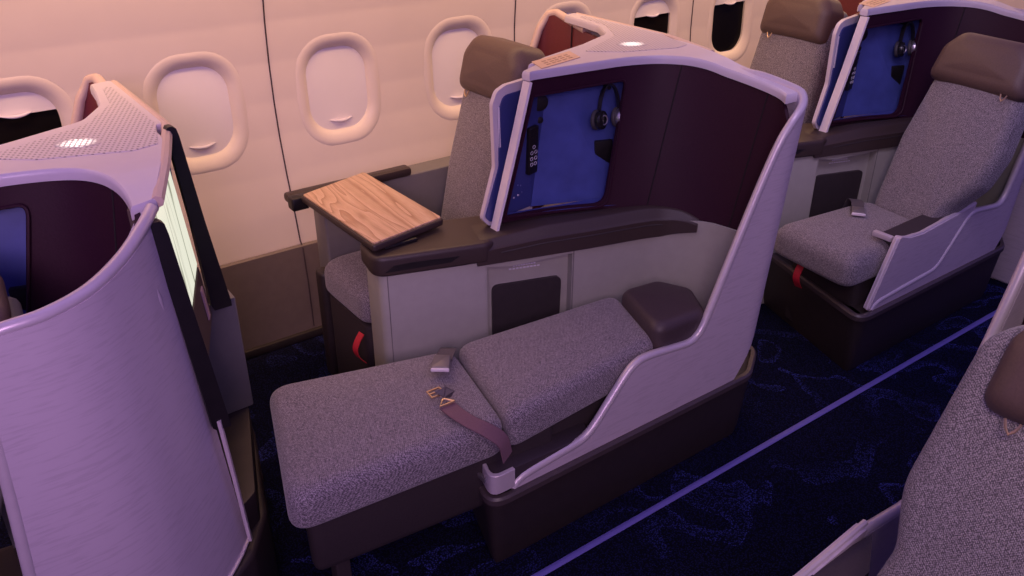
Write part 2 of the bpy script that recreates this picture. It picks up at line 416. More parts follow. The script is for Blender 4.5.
WY = [(0.0, 2.84), (0.25, 2.845), (0.385, 2.852), (0.52, 2.875), (0.66, 2.905), (0.80, 2.927), (0.92, 2.936), (1.06, 2.936), (1.2, 2.925), (1.35, 2.90), (1.5, 2.86), (1.65, 2.80), (1.8, 2.72), (1.95, 2.60)]
def wall_y(z):
    for (a, ya), (b, yb) in zip(WY, WY[1:]):
        if z <= b:
            t = (z-a)/(b-a); t = max(0, t); return ya+(yb-ya)*t
    return WY[-1][1]
ZC = 0.925
WIN = [0.29, 0.826, 1.356, 1.892, 2.440, 2.985, 3.525, 4.06, 4.60, 5.13]
WOPEN = {0, 5, 6, 8}
HW, HH, RR = 0.158, 0.198, 0.125
def rr_sdf(dx, dz, hw, hh, r):
    qx = abs(dx)-hw+r; qz = abs(dz)-hh+r
    return math.hypot(max(qx, 0), max(qz, 0))+min(max(qx, qz), 0)-r
def build_wall():
    bm = bmesh.new(); xs = []; x = -1.6
    while x < 8.0:
        xs.append(x); x += 0.0095 if -0.2 < x < 3.8 else 0.03
    zs = [0.385+0.0095*i for i in range(0, 170)]
    zs = [z for z in zs if z < 1.95]
    g = {}
    for i, x in enumerate(xs):
        for j, z in enumerate(zs): g[i, j] = bm.verts.new((x, wall_y(z), z))
    for i in range(len(xs)-1):
        for j in range(len(zs)-1):
            cx = (xs[i]+xs[i+1])/2; cz = (zs[j]+zs[j+1])/2
            if any(rr_sdf(cx-wx, cz-ZC, HW, HH, RR) < -0.004 for wx in WIN): continue
            bm.faces.new((g[i, j], g[i+1, j], g[i+1, j+1], g[i, j+1]))
    me = bpy.data.meshes.new('wall_window_side'); bm.to_mesh(me); bm.free()
    for p in me.polygons: p.use_smooth = True
    me.materials.append(M['wall']); o = bpy.data.objects.new('wall_window_side', me); COL.objects.link(o); struct(o)
    m = o.modifiers.new('thickness', 'SOLIDIFY'); m.thickness = 0.006; m.offset = -1
build_wall()
def rrect(hw, hh, r, n=9):
    out = []
    for cx, cz, a0 in ((hw-r, hh-r, 0), (-hw+r, hh-r, PI/2), (-hw+r, -hh+r, PI), (hw-r, -hh+r, 1.5*PI)):
        for k in range(n): a = a0+PI/2*k/(n-1); out.append((cx+r*math.cos(a), cz+r*math.sin(a)))
    return out
for i, wx in enumerate(WIN):
    rings = []
    for hw, hh, r, d in ((HW+.012, HH+.012, RR+.01, 0.003), (HW+.005, HH+.005, RR+.004, -0.0010), (HW-.006, HH-.006, RR-.004, -0.0022), (HW-.017, HH-.018, RR-.01, -0.001), (HW-.028, HH-.032, RR-.022, 0.006),
                         (HW-.036, HH-.042, RR-.03, 0.013), (HW-.040, HH-.047, RR-.034, 0.020)):
        rings.append([(wx+a, wall_y(ZC+b)+d, ZC+b) for a, b in rrect(hw, hh, r)])
    rings.append([(wx+a*1.05, wall_y(ZC+b)+0.040, ZC+b*1.05) for a, b in rrect(HW-.040, HH-.047, RR-.034)])
    f = struct(MB().loft(rings, True, False, False).build('window_%d' % (i+1), M['wall']))
    ih, iw, ir = HH-.044, HW-.037, RR-.032
    def pane(dep, zlo, zhi, name, m, parent, th=0.004):
        pts = [(a, b) for a, b in rrect(iw, ih, ir, 12)]
        rows = []
        poly = [(a, min(max(b, zlo), zhi)) for a, b in pts]
        b0 = [(wx+a, wall_y(ZC+b)+dep, ZC+b) for a, b in poly]; b1 = [(x, y+th, z) for x, y, z in b0]
        return MB().loft([b0, b1]).build(name, m, parent)
    if i in WOPEN:
        pane(0.032, -1, 1, 'pane', M['glass'], f)
        pane(0.0195, 0.085, 1, 'shade', M['shade'], f)
        hb = 0.085
    else:
        pane(0.0185, -1, 1, 'shade', M['shade'], f); hb = -0.118
    hpath = [(wx-0.045+0.09*k/8, wall_y(ZC+hb)+0.018-0.009*math.sin(PI*k/8), ZC+hb+0.004-0.006*math.sin(PI*k/8)) for k in range(9)]
    MB().tube(hpath, [0.002+0.005*math.sin(PI*k/8) for k in range(9)], 8, 0.8).build('shade_handle', M['white'], f)
# lower wall, skirting, panel seams
prof = [(2.86, 0.385), (2.848, 0.392), (2.838, 0.386), (2.828, 0.25), (2.822, 0.0), (2.88, 0.0)]
struct(MB().loft([[(-1.6, y, z) for y, z in prof], [(8.0, y, z) for y, z in prof]]).build('wall_dado', M['dado']))
struct(MB().box(-1.6, 8.0, 2.806, 2.83, 0.0, 0.035, 0.004).build('baseboard_window_side', M['tub']))
k = 2
for sx in (0.035, 1.098, 2.166, 3.234, 4.302):
    pth = []
    for j in range(60):
        z = 0.02+1.9*j/59
        y = wall_y(z)-0.0012 if z > 0.392 else (2.826 if z < 0.25 else 2.8275+(z-0.25)*0.075)-0.0015
        pth.append((sx, y, z))
    struct(MB().ribbon(pth, (1, 0, 0), 0.0045, 0.003).build('trim_%d' % k, M['seam'])); k += 1

# ------------------------------------------------------------------ seat shells
def ztop_at(tab, x):
    for (a, za), (b, zb) in zip(tab, tab[1:]):
        if x <= b: return za+(zb-za)*max(0.0, (x-a)/(b-a))
    return tab[-1][1]
# shell plans in the frame of the middle pod
LIN_LO = spline([(1.375, 1.925, .735), (1.57, 1.88, .735), (1.79, 1.775, .722), (1.885, 1.69, .705), (1.945, 1.59, .70), (1.965, 1.48, .70), (1.945, 1.420, .68)], 8)
HI_PTS = [(1.470, 1.905, 1.170), (1.66, 1.888, 1.170), (1.80, 1.870, 1.170), (1.905, 1.820, 1.170), (1.975, 1.715, 1.166), (2.010, 1.59, 1.146), (2.018, 1.48, 1.118), (1.985, 1.408, 1.05)]
LIN_HI = spline(HI_PTS, 8)
HI_F = [(1.470, 1.905, 1.170), (1.66, 1.888, 1.170), (1.80, 1.870, 1.170), (1.895, 1.820, 1.170), (1.938, 1.72, 1.160), (1.935, 1.61, 1.142), (1.88, 1.515, 1.107), (1.80, 1.448, 1.09), (1.72, 1.420, 1.082), (1.62, 1.416, 1.078)]
LIN_HI_F = spline(HI_F, 8)
LIN_LO_F = spline([(1.375, 1.925, .735), (1.57, 1.88, .735), (1.79, 1.775, .722), (1.885, 1.69, .705), (1.925, 1.61, .70), (1.91, 1.53, .70), (1.83, 1.465, .70), (1.72, 1.432, .70), (1.60, 1.428, .70)], 8)
def niche_pt(s, t, d=0.0):
    """point on the divider face: s along (0 tip..1), t up, d = depth behind it"""
    lo = Vector((1.375, 1.925, .735)).lerp(Vector((1.79, 1.775, .735)), s)
    hi = Vector((1.470, 1.905, 1.150)).lerp(Vector((1.80, 1.868, 1.150)), s)
    p = lo.lerp(hi, t); n = Vector((0.22, 0.97, 0.05)).normalized()
    return p+n*d

def back_d(s): return 0.030+0.050*min(1.0, max(0.0, (s-0.01)/0.27))
def shell(dx, label, kind, mirror=False, ym=0.0, loc=(1.6, 1.7, 0), knee=0.0):
    T = shift(dx, mirror, ym)
    root = thing('privacy_shell', T(Vector(loc)), label, 'seat shell', 'seat privacy shells')
    B = lambda mb, n, m, par=None, ang=40: mb.build(n, M[m], par or root, T, ang)
    first = kind == 'front'
    # outer panel: plan path low and high, top edge follows ztop
    if first:
        lo = spline([(1.565, 1.392, .28), (1.73, 1.392, .28), (1.83, 1.425, .28), (1.92, 1.495, .28), (1.985, 1.560, .28), (2.025, 1.61, .28)], 10)
        hi = spline([(1.625, 1.385, 1.085), (1.73, 1.388, 1.09), (1.81, 1.42, 1.097), (1.885, 1.487, 1.11), (1.93, 1.542, 1.125), (1.965, 1.595, 1.14)], 10)
        B(MB().sheet(lo, hi, 0.03, 10), 'outer_panel', 'shell')
        rim = spline([(1.570, 1.400, .29), (1.620, 1.398, .98), (1.630, 1.398, 1.06), (1.655, 1.398, 1.088), (1.73, 1.40, 1.095), (1.805, 1.432, 1.102), (1.877, 1.497, 1.115), (1.935, 1.565, 1.135), (1.968, 1.615, 1.146)], 8)
        B(MB().tube(rim, 0.0125, 12), 'rim', 'rim')
        bot = [p+Vector((0, -0.004, -0.0)) for p in lo]
        B(MB().tube(bot, 0.0045, 8), 'lower_trim', 'rim')
        B(MB().ribbon([(2.003, 1.572, .66), (2.014, 1.580, .48), (2.024, 1.588, .29)], (0.5, 0.8, 0), 0.009, 0.008), 'edge_trim', 'rim')
    else:
        tab = [(1.03, .250), (1.045, .268), (1.07, .276), (1.275, .296), (1.305, .316), (1.43, .462), (1.46, .482), (1.50, .482), (1.665, .463), (1.695, .468), (1.722, .492), (1.925, .985), (1.95, 1.035), (1.985, 1.075), (2.03, 1.10), (2.09, 1.13), (2.3, 1.16)]
        tab = [(x+(knee if 1.2 < x < 1.8 else knee*.45 if 1.8 <= x < 2.0 else 0), z) for x, z in tab]
        path = spline([(1.03, 1.395, 0), (1.30, 1.395, 0), (1.60, 1.395, 0), (1.85, 1.395, 0), (1.955, 1.400, 0), (2.008, 1.44, 0), (2.020, 1.51, 0), (2.030, 1.64, 0), (2.07, 1.83, 0), (2.11, 2.02, 0)], 30)
        top = spline([(1.03, 1.395, 0), (1.30, 1.395, 0), (1.60, 1.395, 0), (1.87, 1.388, 0), (1.995, 1.384, 0), (2.062, 1.420, 0), (2.068, 1.51, 0), (2.052, 1.64, 0), (2.07, 1.83, 0), (2.115, 2.02, 0)], 30)
        L = 0; lo = []; hi = []
        for i, p in enumerate(top):
            if i: L += (Vector(p)-Vector(top[i-1])).length
            z = ztop_at(tab, 1.03+L)
            if p.y > 1.47: z = max(z, min(1.150, 1.098+0.21*(p.y-1.47)))
            z = min(z, 1.150)
            q = path[i]; f = z/1.1
            lo.append(Vector((q.x, q.y, 0.245+(0.125*min(1.0, max(0.0, (q.x-1.885)/.09)) if q.y < 1.62 else 0.125)))); hi.append(Vector((q.x+(p.x-q.x)*f, q.y+(p.y-q.y)*f, z)))
        for _ in range(5):
            zz = [h.z for h in hi]
            for i in range(1, len(hi)-1): hi[i].z = (zz[i-1]+2*zz[i]+zz[i+1])/4
        B(MB().sheet(lo, hi, 0.024, 8), 'outer_panel', 'shell')
        rim = [Vector((1.034, 1.407, .25))]
        for i in range(0, len(hi)):
            t = hi[min(i+1, len(hi)-1)]-hi[max(i-1, 0)]; v = Vector((-t.y, t.x, 0)).normalized()
            q = hi[i]+v*0.011
            if q.y > 1.66 and q.x > 1.9: break
            if (q-rim[-1]).length > 0.012: rim.append(q)
        B(MB().tube(rim, 0.0125, 12, 1.0, None), 'rim', 'rim')
    # roof cap
    inn = [p for p in (LIN_HI_F if first else LIN_HI)]
    inn = [p for p in inn if p.y > (1.60 if first else 1.43)]
    def inward(d):
        o = []
        for k, p in enumerate(inn):
            t = inn[min(k+1, len(inn)-1)]-inn[max(k-1, 0)]; v = Vector((t.y, -t.x)).normalized()
            o.append((p.x+v.x*d, p.y+v.y*d))
        return o
    fr = [(x, y) for x, y in inward(0.006)][::-1]
    back = [(1.47, 1.962), (1.60, 2.022), (1.80, 2.085), (1.97, 2.16), (2.035, 2.27), (2.055, 2.40), (2.062, 2.49), (2.122, 2.505), (2.124, 2.30), (2.122, 2.02)]
    back = fillet(back, [.03, .05, .1, .06, .08, .05, .01, .012, .01, .03], 4)
    tail = [(2.083, 1.88), (2.042, 1.765), (1.982, 1.625)] if first else [(2.090, 1.88), (2.060, 1.74), (2.064, 1.62), (2.070, 1.52), (2.062, 1.435)]
    tail = [tuple(p)[:2] for p in spline([(x, y, 0) for x, y in [back[-1]]+tail], 5)][1:]
    rf = back+tail+fr+[(1.452, 1.895), (1.447, 1.925)]
    def drop(mb, z):
        for v in mb.bm.verts:
            if v.co.y < 1.78 and v.co.x > 1.85: v.co.z -= 0.15*(1.78-v.co.y)*min(1.0, (1.78-v.co.y)/.12)
        return mb
    pr = []
    for p in (rf if area2(rf) > 0 else rf[::-1]):
        if not pr or (Vector(p)-Vector(pr[-1])).length > 0.007: pr.append(p)
    rm = MB()
    rm.loft([[(x, y, 1.158) for x, y in pr], [(x, y, 1.172) for x, y in pr], [(x, y, 1.179) for x, y in inset(pr, .002)], [(x, y, 1.182) for x, y in inset(pr, .005)]])
    for yc in (1.80, 1.75, 1.70, 1.65, 1.60, 1.55, 1.50, 1.45):
        bmesh.ops.bisect_plane(rm.bm, geom=rm.bm.verts[:]+rm.bm.edges[:]+rm.bm.faces[:], plane_co=(0, yc, 0), plane_no=(0, 1, 0))
    B(drop(rm, 0), 'roof_cap', 'roof')
    perf = fillet([(1.74, 2.0), (1.97, 2.115), (2.06, 2.26), (2.08, 2.42), (2.103, 2.44), (2.103, 2.03), (2.065, 1.88), (2.01, 1.865), (1.95, 1.885), (1.83, 1.925)], 0.012, 3)
    pp = B(MB().prism(perf, 1.1815, 1.1835, 0.0008, 1), 'perforated_panel', 'perf')
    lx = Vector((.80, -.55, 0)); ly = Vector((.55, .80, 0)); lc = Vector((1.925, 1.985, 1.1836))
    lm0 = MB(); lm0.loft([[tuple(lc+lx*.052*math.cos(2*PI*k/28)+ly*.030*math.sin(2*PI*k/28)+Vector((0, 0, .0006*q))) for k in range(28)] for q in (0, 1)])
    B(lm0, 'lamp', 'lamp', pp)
    # rear edge trim of the roof
    e = [(2.124, 2.49, 1.172), (2.124, 2.02, 1.172), (2.045, 1.775, 1.172), (1.984, 1.628, 1.152)] if first else [(2.124, 2.49, 1.172), (2.124, 2.02, 1.172), (2.092, 1.88, 1.172), (2.066, 1.78, 1.172)]
    B(MB().tube(resample(e, 24), 0.0125, 8), 'roof_edge_trim', 'beige')
    # lining of the aisle seat side, with the niche opening cut through
    llo = list(LIN_LO); lhi = list(LIN_HI)
    if first:
        llo = list(LIN_LO_F)
        lhi = list(LIN_HI_F)
    A = resample(llo, 60); Bp = resample(lhi, 60)
    lin = B(MB().sheet(A, Bp, 0.010, 10), 'lining', 'plum')
    # cutter
    hole = fillet([(0.012, 0.045), (0.765, 0.035), (0.975, 0.925), (0.03, 0.905)], [.02, .10, .05, .008], 6)
    cut = MB(); cut.loft([[tuple(niche_pt(s, t, -0.06)) for s, t in hole], [tuple(niche_pt(s, t, 0.06)) for s, t in hole]])
    co = cut.build('cut', M['plum'], root, T)
    md = lin.modifiers.new('b', 'BOOLEAN'); md.operation = 'DIFFERENCE'; md.object = co; md.solver = 'EXACT'
    bpy.context.view_layer.update()
    ev = lin.evaluated_get(bpy.context.evaluated_depsgraph_get()); me = bpy.data.meshes.new_from_object(ev)
    lin.modifiers.remove(md); old = lin.data; lin.data = me; bpy.data.meshes.remove(old)
    cm = co.data; bpy.data.objects.remove(co); bpy.data.meshes.remove(cm)
    for p in me.polygons: p.use_smooth = True
    me.set_sharp_from_angle(angle=math.radians(40))
    # stitched seams in the leather
    for q in (0.555, 0.855) if not first else (0.50, 0.76):
        i = int(q*59); a = A[i]; b = Bp[i]; t = (A[i+1]-A[i]); n = Vector((t.y, -t.x, 0)).normalized()
        B(MB().tube([a.lerp(b, j/8)+n*0.0004 for j in range(9)], 0.0022, 6), 'lining_seam', 'seamplum', lin)
    # piping round the opening
    B(MB().tube([niche_pt(s, t, -0.002) for s, t in hole+hole[:2]], 0.0042, 6), 'niche_surround', 'plum')
    # the blue niche: back, side wall and floor behind the opening
    nm = MB(); D = 0.080
    ring0 = [tuple(niche_pt(s, t, 0.008)) for s, t in hole]
    big = [(0.012, 0.03), (0.92, 0.02), (1.03, 0.96), (0.03, 0.95)]
    hb = fillet(big, 0.02, 6)
    ring1 = [tuple(niche_pt(s, t, 0.012)) for s, t in hb]
    def back(s): return 0.030+(D-0.030)*min(1.0, max(0.0, (s-0.01)/0.27))
    nm.loft([ring1, [tuple(niche_pt(s, t, back(s))) for s, t in hb]], True, False, False)
    niche = B(nm, 'storage_niche', 'blue')
    cols = [0.015, 0.30, 0.84]
    bk = MB()
    bk.loft([[tuple(niche_pt(s, t, back(s)-0.001+0.004*kk)) for s, t in ((.28, .01), (.95, .01), (1.05, .97), (.28, .97))] for kk in (0, 1)])
    B(bk, 'back_panel', 'blue', niche)
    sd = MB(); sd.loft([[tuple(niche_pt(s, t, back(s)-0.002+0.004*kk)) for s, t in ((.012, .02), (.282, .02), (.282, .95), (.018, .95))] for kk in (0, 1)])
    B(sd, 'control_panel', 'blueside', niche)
    # pale raked edge at the tip and the sliding screen beside it
    tip = [(1.352, 1.922, .715), (1.405, 1.905, .95), (1.452, 1.895, 1.155)]
    tm = MB(); tm.loft([[(x-.006, y-.008, z), (x+.002, y-.010, z), (x+.009, y+.018, z), (x-.004, y+.026, z)] for x, y, z in resample(tip, 10)])
    B(tm, 'tip_trim', 'white')
    def sl(x, z): return (x, 1.990+(x-1.40)*0.10, z)
    o1 = [(1.350, .72), (1.322, .75), (1.375, .90), (1.368, 1.09), (1.385, 1.125), (1.42, 1.137), (1.53, 1.142), (1.53, .72)]
    of = fillet(o1, [.02, .02, .05, .03, .03, .03, .002, .002], 4)
    pm = MB(); pm.loft([[(x, 1.962+dd+(x-1.40)*0.12, z) for x, z in of] for dd in (0, 0.016)])
    sp = B(pm, 'sliding_screen', 'roof')
    i1 = fillet([(1.350, .735), (1.332, .755), (1.388, .90), (1.392, 1.075), (1.408, 1.11), (1.53, 1.115), (1.53, .740)], [.015, .015, .04, .02, .03, .002, .002], 4)
    pm = MB(); pm.loft([[(x, 1.957+dd+(x-1.40)*0.12, z) for x, z in i1] for dd in (0, 0.006)])
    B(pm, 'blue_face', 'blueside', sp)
    B(MB().ribbon([(1.392, 1.9575, .96), (1.388, 1.9575, 1.08)], (1, 0, 0), 0.006, 0.003), 'grip', 'white', sp)
    # lining of the window seat side and its rim
    wl = spline([(1.49, 1.995, .70), (1.62, 2.035, .70), (1.80, 2.10, .70), (1.98, 2.19, .70), (2.04, 2.32, .70), (2.075, 2.48, .70), (2.078, 2.57, .70), (2.055, 2.615, .70), (1.985, 2.63, .70)], 8)
    zt = [(0, 1.138), (0.55, 1.138), (0.76, 1.168), (0.85, 1.16), (0.92, 1.11), (1.0, 0.98)]
    wh = [Vector((p.x+0.012, p.y+0.0, ztop_at(zt, i/(len(wl)-1)))) for i, p in enumerate(wl)]
    wlin = B(MB().sheet(wl, wh, -0.010, 8), 'window_side_lining', 'red')
    i = int(len(wl)*0.60); B(MB().tube([wl[i].lerp(wh[i], j/8)+Vector((-.003, .0015, 0)) for j in range(9)], 0.0022, 6), 'lining_seam', 'seamplum', wlin)
    wr = [p+Vector((0.012, 0.004, 0.004)) for p in wh[int(len(wh)*0.55):]]
    B(MB().tube(wr, 0.015, 10), 'window_side_rim', 'beige')
    wb0 = [(2.122, 2.03, .20), (2.124, 2.30, .20), (2.122, 2.50, .20), (2.122, 2.62, .20), (2.08, 2.665, .20), (1.99, 2.668, .20)]
    wb1 = [(2.116, 2.03, 1.14), (2.116, 2.30, 1.14), (2.114, 2.50, 1.14), (2.118, 2.60, 1.145), (2.075, 2.65, 1.09), (2.00, 2.655, .98)]
    B(MB().sheet(resample(wb0, 30), resample(wb1, 30), 0.008, 6), 'window_side_panel', 'roof')
    # lower lining behind the seat
    if not mirror:
        g0 = [Vector((p.x+0.0, p.y-0.004, .30)) for p in resample([(1.568, 1.7995, 0), (1.80, 1.728, 0), (1.865, 1.68, 0), (1.895, 1.62, 0), (1.88, 1.54, 0)] if first else [(1.568, 1.7995, 0), (1.80, 1.728, 0), (1.875, 1.680, 0), (1.93, 1.60, 0), (1.948, 1.52, 0), (1.94, 1.43, 0)], 30)]
        g1 = [Vector((a.x+.004, a.y, .705)) for a in g0]
        B(MB().sheet(g0, g1, 0.008, 3), 'lower_lining', 'grey')
    # kick base
    if first:
        tub = [(1.50, 1.405), (1.76, 1.405), (1.90, 1.47), (2.02, 1.56), (2.10, 1.68), (2.20, 2.02), (2.215, 2.2), (1.6, 2.2)]
        B(MB().prism(fillet(tub, [.02, .1, .1, .08, .08, .1, .02, .02], 5), 0, 0.27, 0.012, 3, 0, None, 0.004), 'kick_base', 'tub')
        B(MB().prism(fillet([(1.99, 1.60), (2.075, 1.66), (2.19, 2.0), (2.195, 2.2), (2.0, 2.2)], [.02, .03, .02, .02, .02], 4), 0.27, 0.362, 0.004, 2), 'rear_plinth', 'tub')
        # grey box wall beside the foot space, and the beige back wall
        B(MB().prism(fillet([(2.100, 2.00), (2.207, 2.005), (2.21, 2.2), (2.10, 2.2)], .006, 3), 0.362, 0.705, 0.004, 2), 'footwell_wall', 'greydk')
        b0 = [(1.960, 1.64, .36), (2.085, 2.02, .36)]; b1 = [(1.950, 1.645, 1.138), (2.085, 2.02, 1.138)]
        B(MB().sheet(resample(b0, 10), resample(b1, 10), 0.02, 6), 'back_wall', 'brown')
        # entertainment monitor: recessed screen in a deep black surround
        q = lambda x, y, z: (x+1.63, y, z)
        mon = MB()
        def bar(a0, a1, wx, wy, rr=0.006):
            mon.loft([[(p[0]-wx, p[1]-wy, p[2]), (p[0]+wx, p[1]-wy, p[2]), (p[0]+wx, p[1]+wy, p[2]), (p[0]-wx, p[1]+wy, p[2])] for p in resample([q(*a0), q(*a1)], 8)])
        # back plate
        sc = [(.322, 1.592, 1.125), (.358, 1.592, .66), (.5080, 1.958, .70), (.4720, 1.958, 1.150)]
        ctr = Vector((.07, -.03, 0)).normalized()
        bp = MB(); bp.loft([[tuple(Vector(q(*c))-Vector((0.012+0.001*kk*12, 0, 0))) for c in sc] for kk in (0, 1)])
        body = B(bp, 'monitor', 'black')
        inn = lambda u, v: (Vector(q(*sc[0])).lerp(Vector(q(*sc[3])), u)).lerp(Vector(q(*sc[1])).lerp(Vector(q(*sc[2])), u), v)
        sm = MB(); sm.loft([[tuple(inn(u, v)-Vector((0.012-0.004*kk, 0, 0))) for u, v in ((.03, .06), (.97, .06), (.97, .66), (.03, .66))] for kk in (0, 1)])
        B(sm, 'screen', 'screen', body)
        lm = MB(); lm.loft([[tuple(inn(u, v)-Vector((0.012-0.005*kk, 0, 0))) for u, v in ((.03, .68), (.97, .68), (.97, .98), (.03, .98))] for kk in (0, 1)])
        B(lm, 'lower_bezel', 'brown', body)
        fb = MB()       # far cheek
        fb.loft([[tuple(Vector(q(x0, 1.960, z))), tuple(Vector(q(x1, 1.960, z))), tuple(Vector(q(x1, 1.984, z))), tuple(Vector(q(x0, 1.984, z)))] for x0, x1, z in
                 ((.480, .490, 1.190), (.476, .498, 1.184), (.476, .502, 1.165), (.492, .524, .95), (.502, .552, .722), (.508, .552, .708))])
        B(fb, 'far_cheek', 'black', body)
        nb = MB()
        nb.loft([[tuple(Vector(q(x0, 1.572, z))), tuple(Vector(q(x1, 1.572, z))), tuple(Vector(q(x1, 1.592, z))), tuple(Vector(q(x0, 1.592, z)))] for x0, x1, z in
                 ((.326, .338, 1.135), (.320, .346, 1.128), (.318, .350, 1.105), (.335, .368, .92), (.358, .396, .645), (.366, .396, .636))])
        B(nb, 'near_cheek', 'black', body)
        sl_ = MB(); sl_.loft([[tuple(inn(u, v)+Vector((-.006+.004*kk, 0, 0))) for u, v in ((.80, .74), (.86, .74), (.86, .92), (.80, .92))] for kk in (0, 1)])
        B(sl_, 'card_slot', 'pink', body)
        # oval recessed pull in the rear corner
        B(MB().tube([(p[0]+1.63, p[1], p[2]) for p in ((.298, 1.538, 1.035), (.3015, 1.540, .995), (.306, 1.543, .95))], [0.003, .009, .003], 10, 0.5, (1, -1, 0)), 'pull_recess', 'shell')
    else:
        tub = [(.944, 1.386), (1.96, 1.390), (2.10, 1.48), (2.10, 1.80), (1.22, 1.97), (1.135, 1.97)]
        tf = fillet(tub, [.045, .09, .09, .06, .03, .05], 6)
        ti = inset(tf, 0.030)
        n = len(ti); ti = [(x, y) for x, y in ti]
        tf2 = tf if area2(tf) > 0 else tf[::-1]
        kb = MB(); kb.loft([[(x, y, 0) for x, y in inset(tf2, .024)], [(x, y, .03) for x, y in inset(tf2, .017)], [(x, y, .232) for x, y in tf2], [(x, y, .236) for x, y in inset(tf2, .006)], [(x, y, .236) for x, y in inset(tf2, .05)]])
        kb = B(kb, 'kick_base', 'tub')
        lp = MB(); o = inset(tf2, -0.006); ii = inset(tf2, 0.012)
        lp.loft([[(x, y, .226) for x, y in tf2], [(x, y, .230) for x, y in o], [(x, y, .246) for x, y in o], [(x, y, .252) for x, y in inset(tf2, 0)], [(x, y, .252) for x, y in ii], [(x, y, .232) for x, y in ii]], True, False, False)
        B(lp, 'base_lip', 'tubrim', kb)
    # small tan placard on the roof tip
    if not first and not mirror:
        c = Vector((1.605, 1.968, 1.1825)); a = Vector((.088, .020, 0)); b = Vector((.012, .040, 0))
        pl = MB(); pl.loft([[tuple(c+a*s+b*t+Vector((0, 0, .0014*kk))) for s, t in ((-1, -1), (1, -1), (1, 1), (-1, 1))] for kk in (0, 1)])
        pl = B(pl, 'placard', 'gold')
        lines = MB()
        for t in (-.55, -.1, .35):
            for s in (-.55, -.25, .0, .3, .6):
                lines.loft([[tuple(c+a*(s+u*.10)+b*(t+v*.10)+Vector((0, 0, .0015+.0004*kk))) for u, v in ((-1, -1), (1, -1), (1, 1), (-1, 1))] for kk in (0, 1)])
        B(lines, 'print', 'goldink', pl)
    return root, T

def armrest_down(root, T):
    """lowered aisle armrest: dark pad in a lavender bumper"""
    B = lambda mb, n, m, par=None: mb.build(n, M[m], par or root, T)
    pad = fillet([(.970, 1.403), (1.30, 1.404), (1.34, 1.50), (1.04, 1.500), (.994, 1.478)], [.03, .012, .02, .02, .02], 5)
    pm = MB().prism(pad, .255, .316, .004, 2)
    for v in pm.bm.verts:
        if v.co.z > .28: v.co.z -= .045*max(0.0, v.co.x-1.0)
    a = B(pm, 'armrest', 'pad')
    rim = fillet([(.955, 1.392), (1.032, 1.392), (1.032, 1.404), (.969, 1.405), (.992, 1.480), (.980, 1.484)], [.030, .002, .002, .020, .004, .004], 6)
    B(MB().prism(rim, .262, .322, .0015, 1), 'bumper', 'rim', a)
    B(MB().box(.958, .968, 1.425, 1.462, .285, .300, .003), 'release_button', 'steel', a)
def armrest_up(root, T, knee=0.0):
    """raised aisle armrest: a tall lavender flap with a dark wedge pad inside"""
    B = lambda mb, n, m, par=None: mb.build(n, M[m], par or root, T)
    k = knee
    f = fillet([(1.015, .250), (1.125, .515), (1.185, .494), (1.28, .486), (1.49+k, .514), (1.40+k, .420), (1.28+k, .285), (1.04, .268)], [.01, .015, .03, .06, .008, .03, .03, .01], 4)
    p = MB(); p.loft([[(x, y, z) for x, z in f] for y in (1.400, 1.424)])
    a = B(p, 'armrest_flap', 'shell')
    top = [(1.02, 1.411, .255), (1.122, 1.411, .508), (1.150, 1.411, .502), (1.185, 1.411, .492), (1.28, 1.411, .486), (1.49+k, 1.411, .514)]
    B(MB().tube(resample(top, 40), .0075, 8), 'flap_rim', 'rim', a)
    g = [(1.16, 1.422), (1.42+k, 1.422), (1.49+k, 1.432), (1.40+k, 1.485), (1.15, 1.50)]
    wdg = MB(); wdg.loft([[(x, y, .40) for x, y in g], [(x, y, .484+.07*max(0, x-1.28)) for x, y in g]])
    B(wdg, 'armrest', 'pad', a)
    B(MB().box(1.115, 1.137, 1.430, 1.505, .485, .505, .004), 'release_button', 'rim', a)

# ------------------------------------------------------------------ aircraft seats
def belt_parts(root, T, P, up=(0, 0, 1)):
    pass
def red_strap(root, T, c, n):
    c = Vector(c); n = Vector(n).normalized(); s = Vector((0, 0, 1)).cross(n).normalized()
    pts = [c+n*(.004+.030*math.sin(PI*k/14))+Vector((0, 0, .055-.11*k/14)) for k in range(15)]
    MB().ribbon(pts, tuple(s), .028, .003).build('pull_strap', M['redstrap'], root, T)

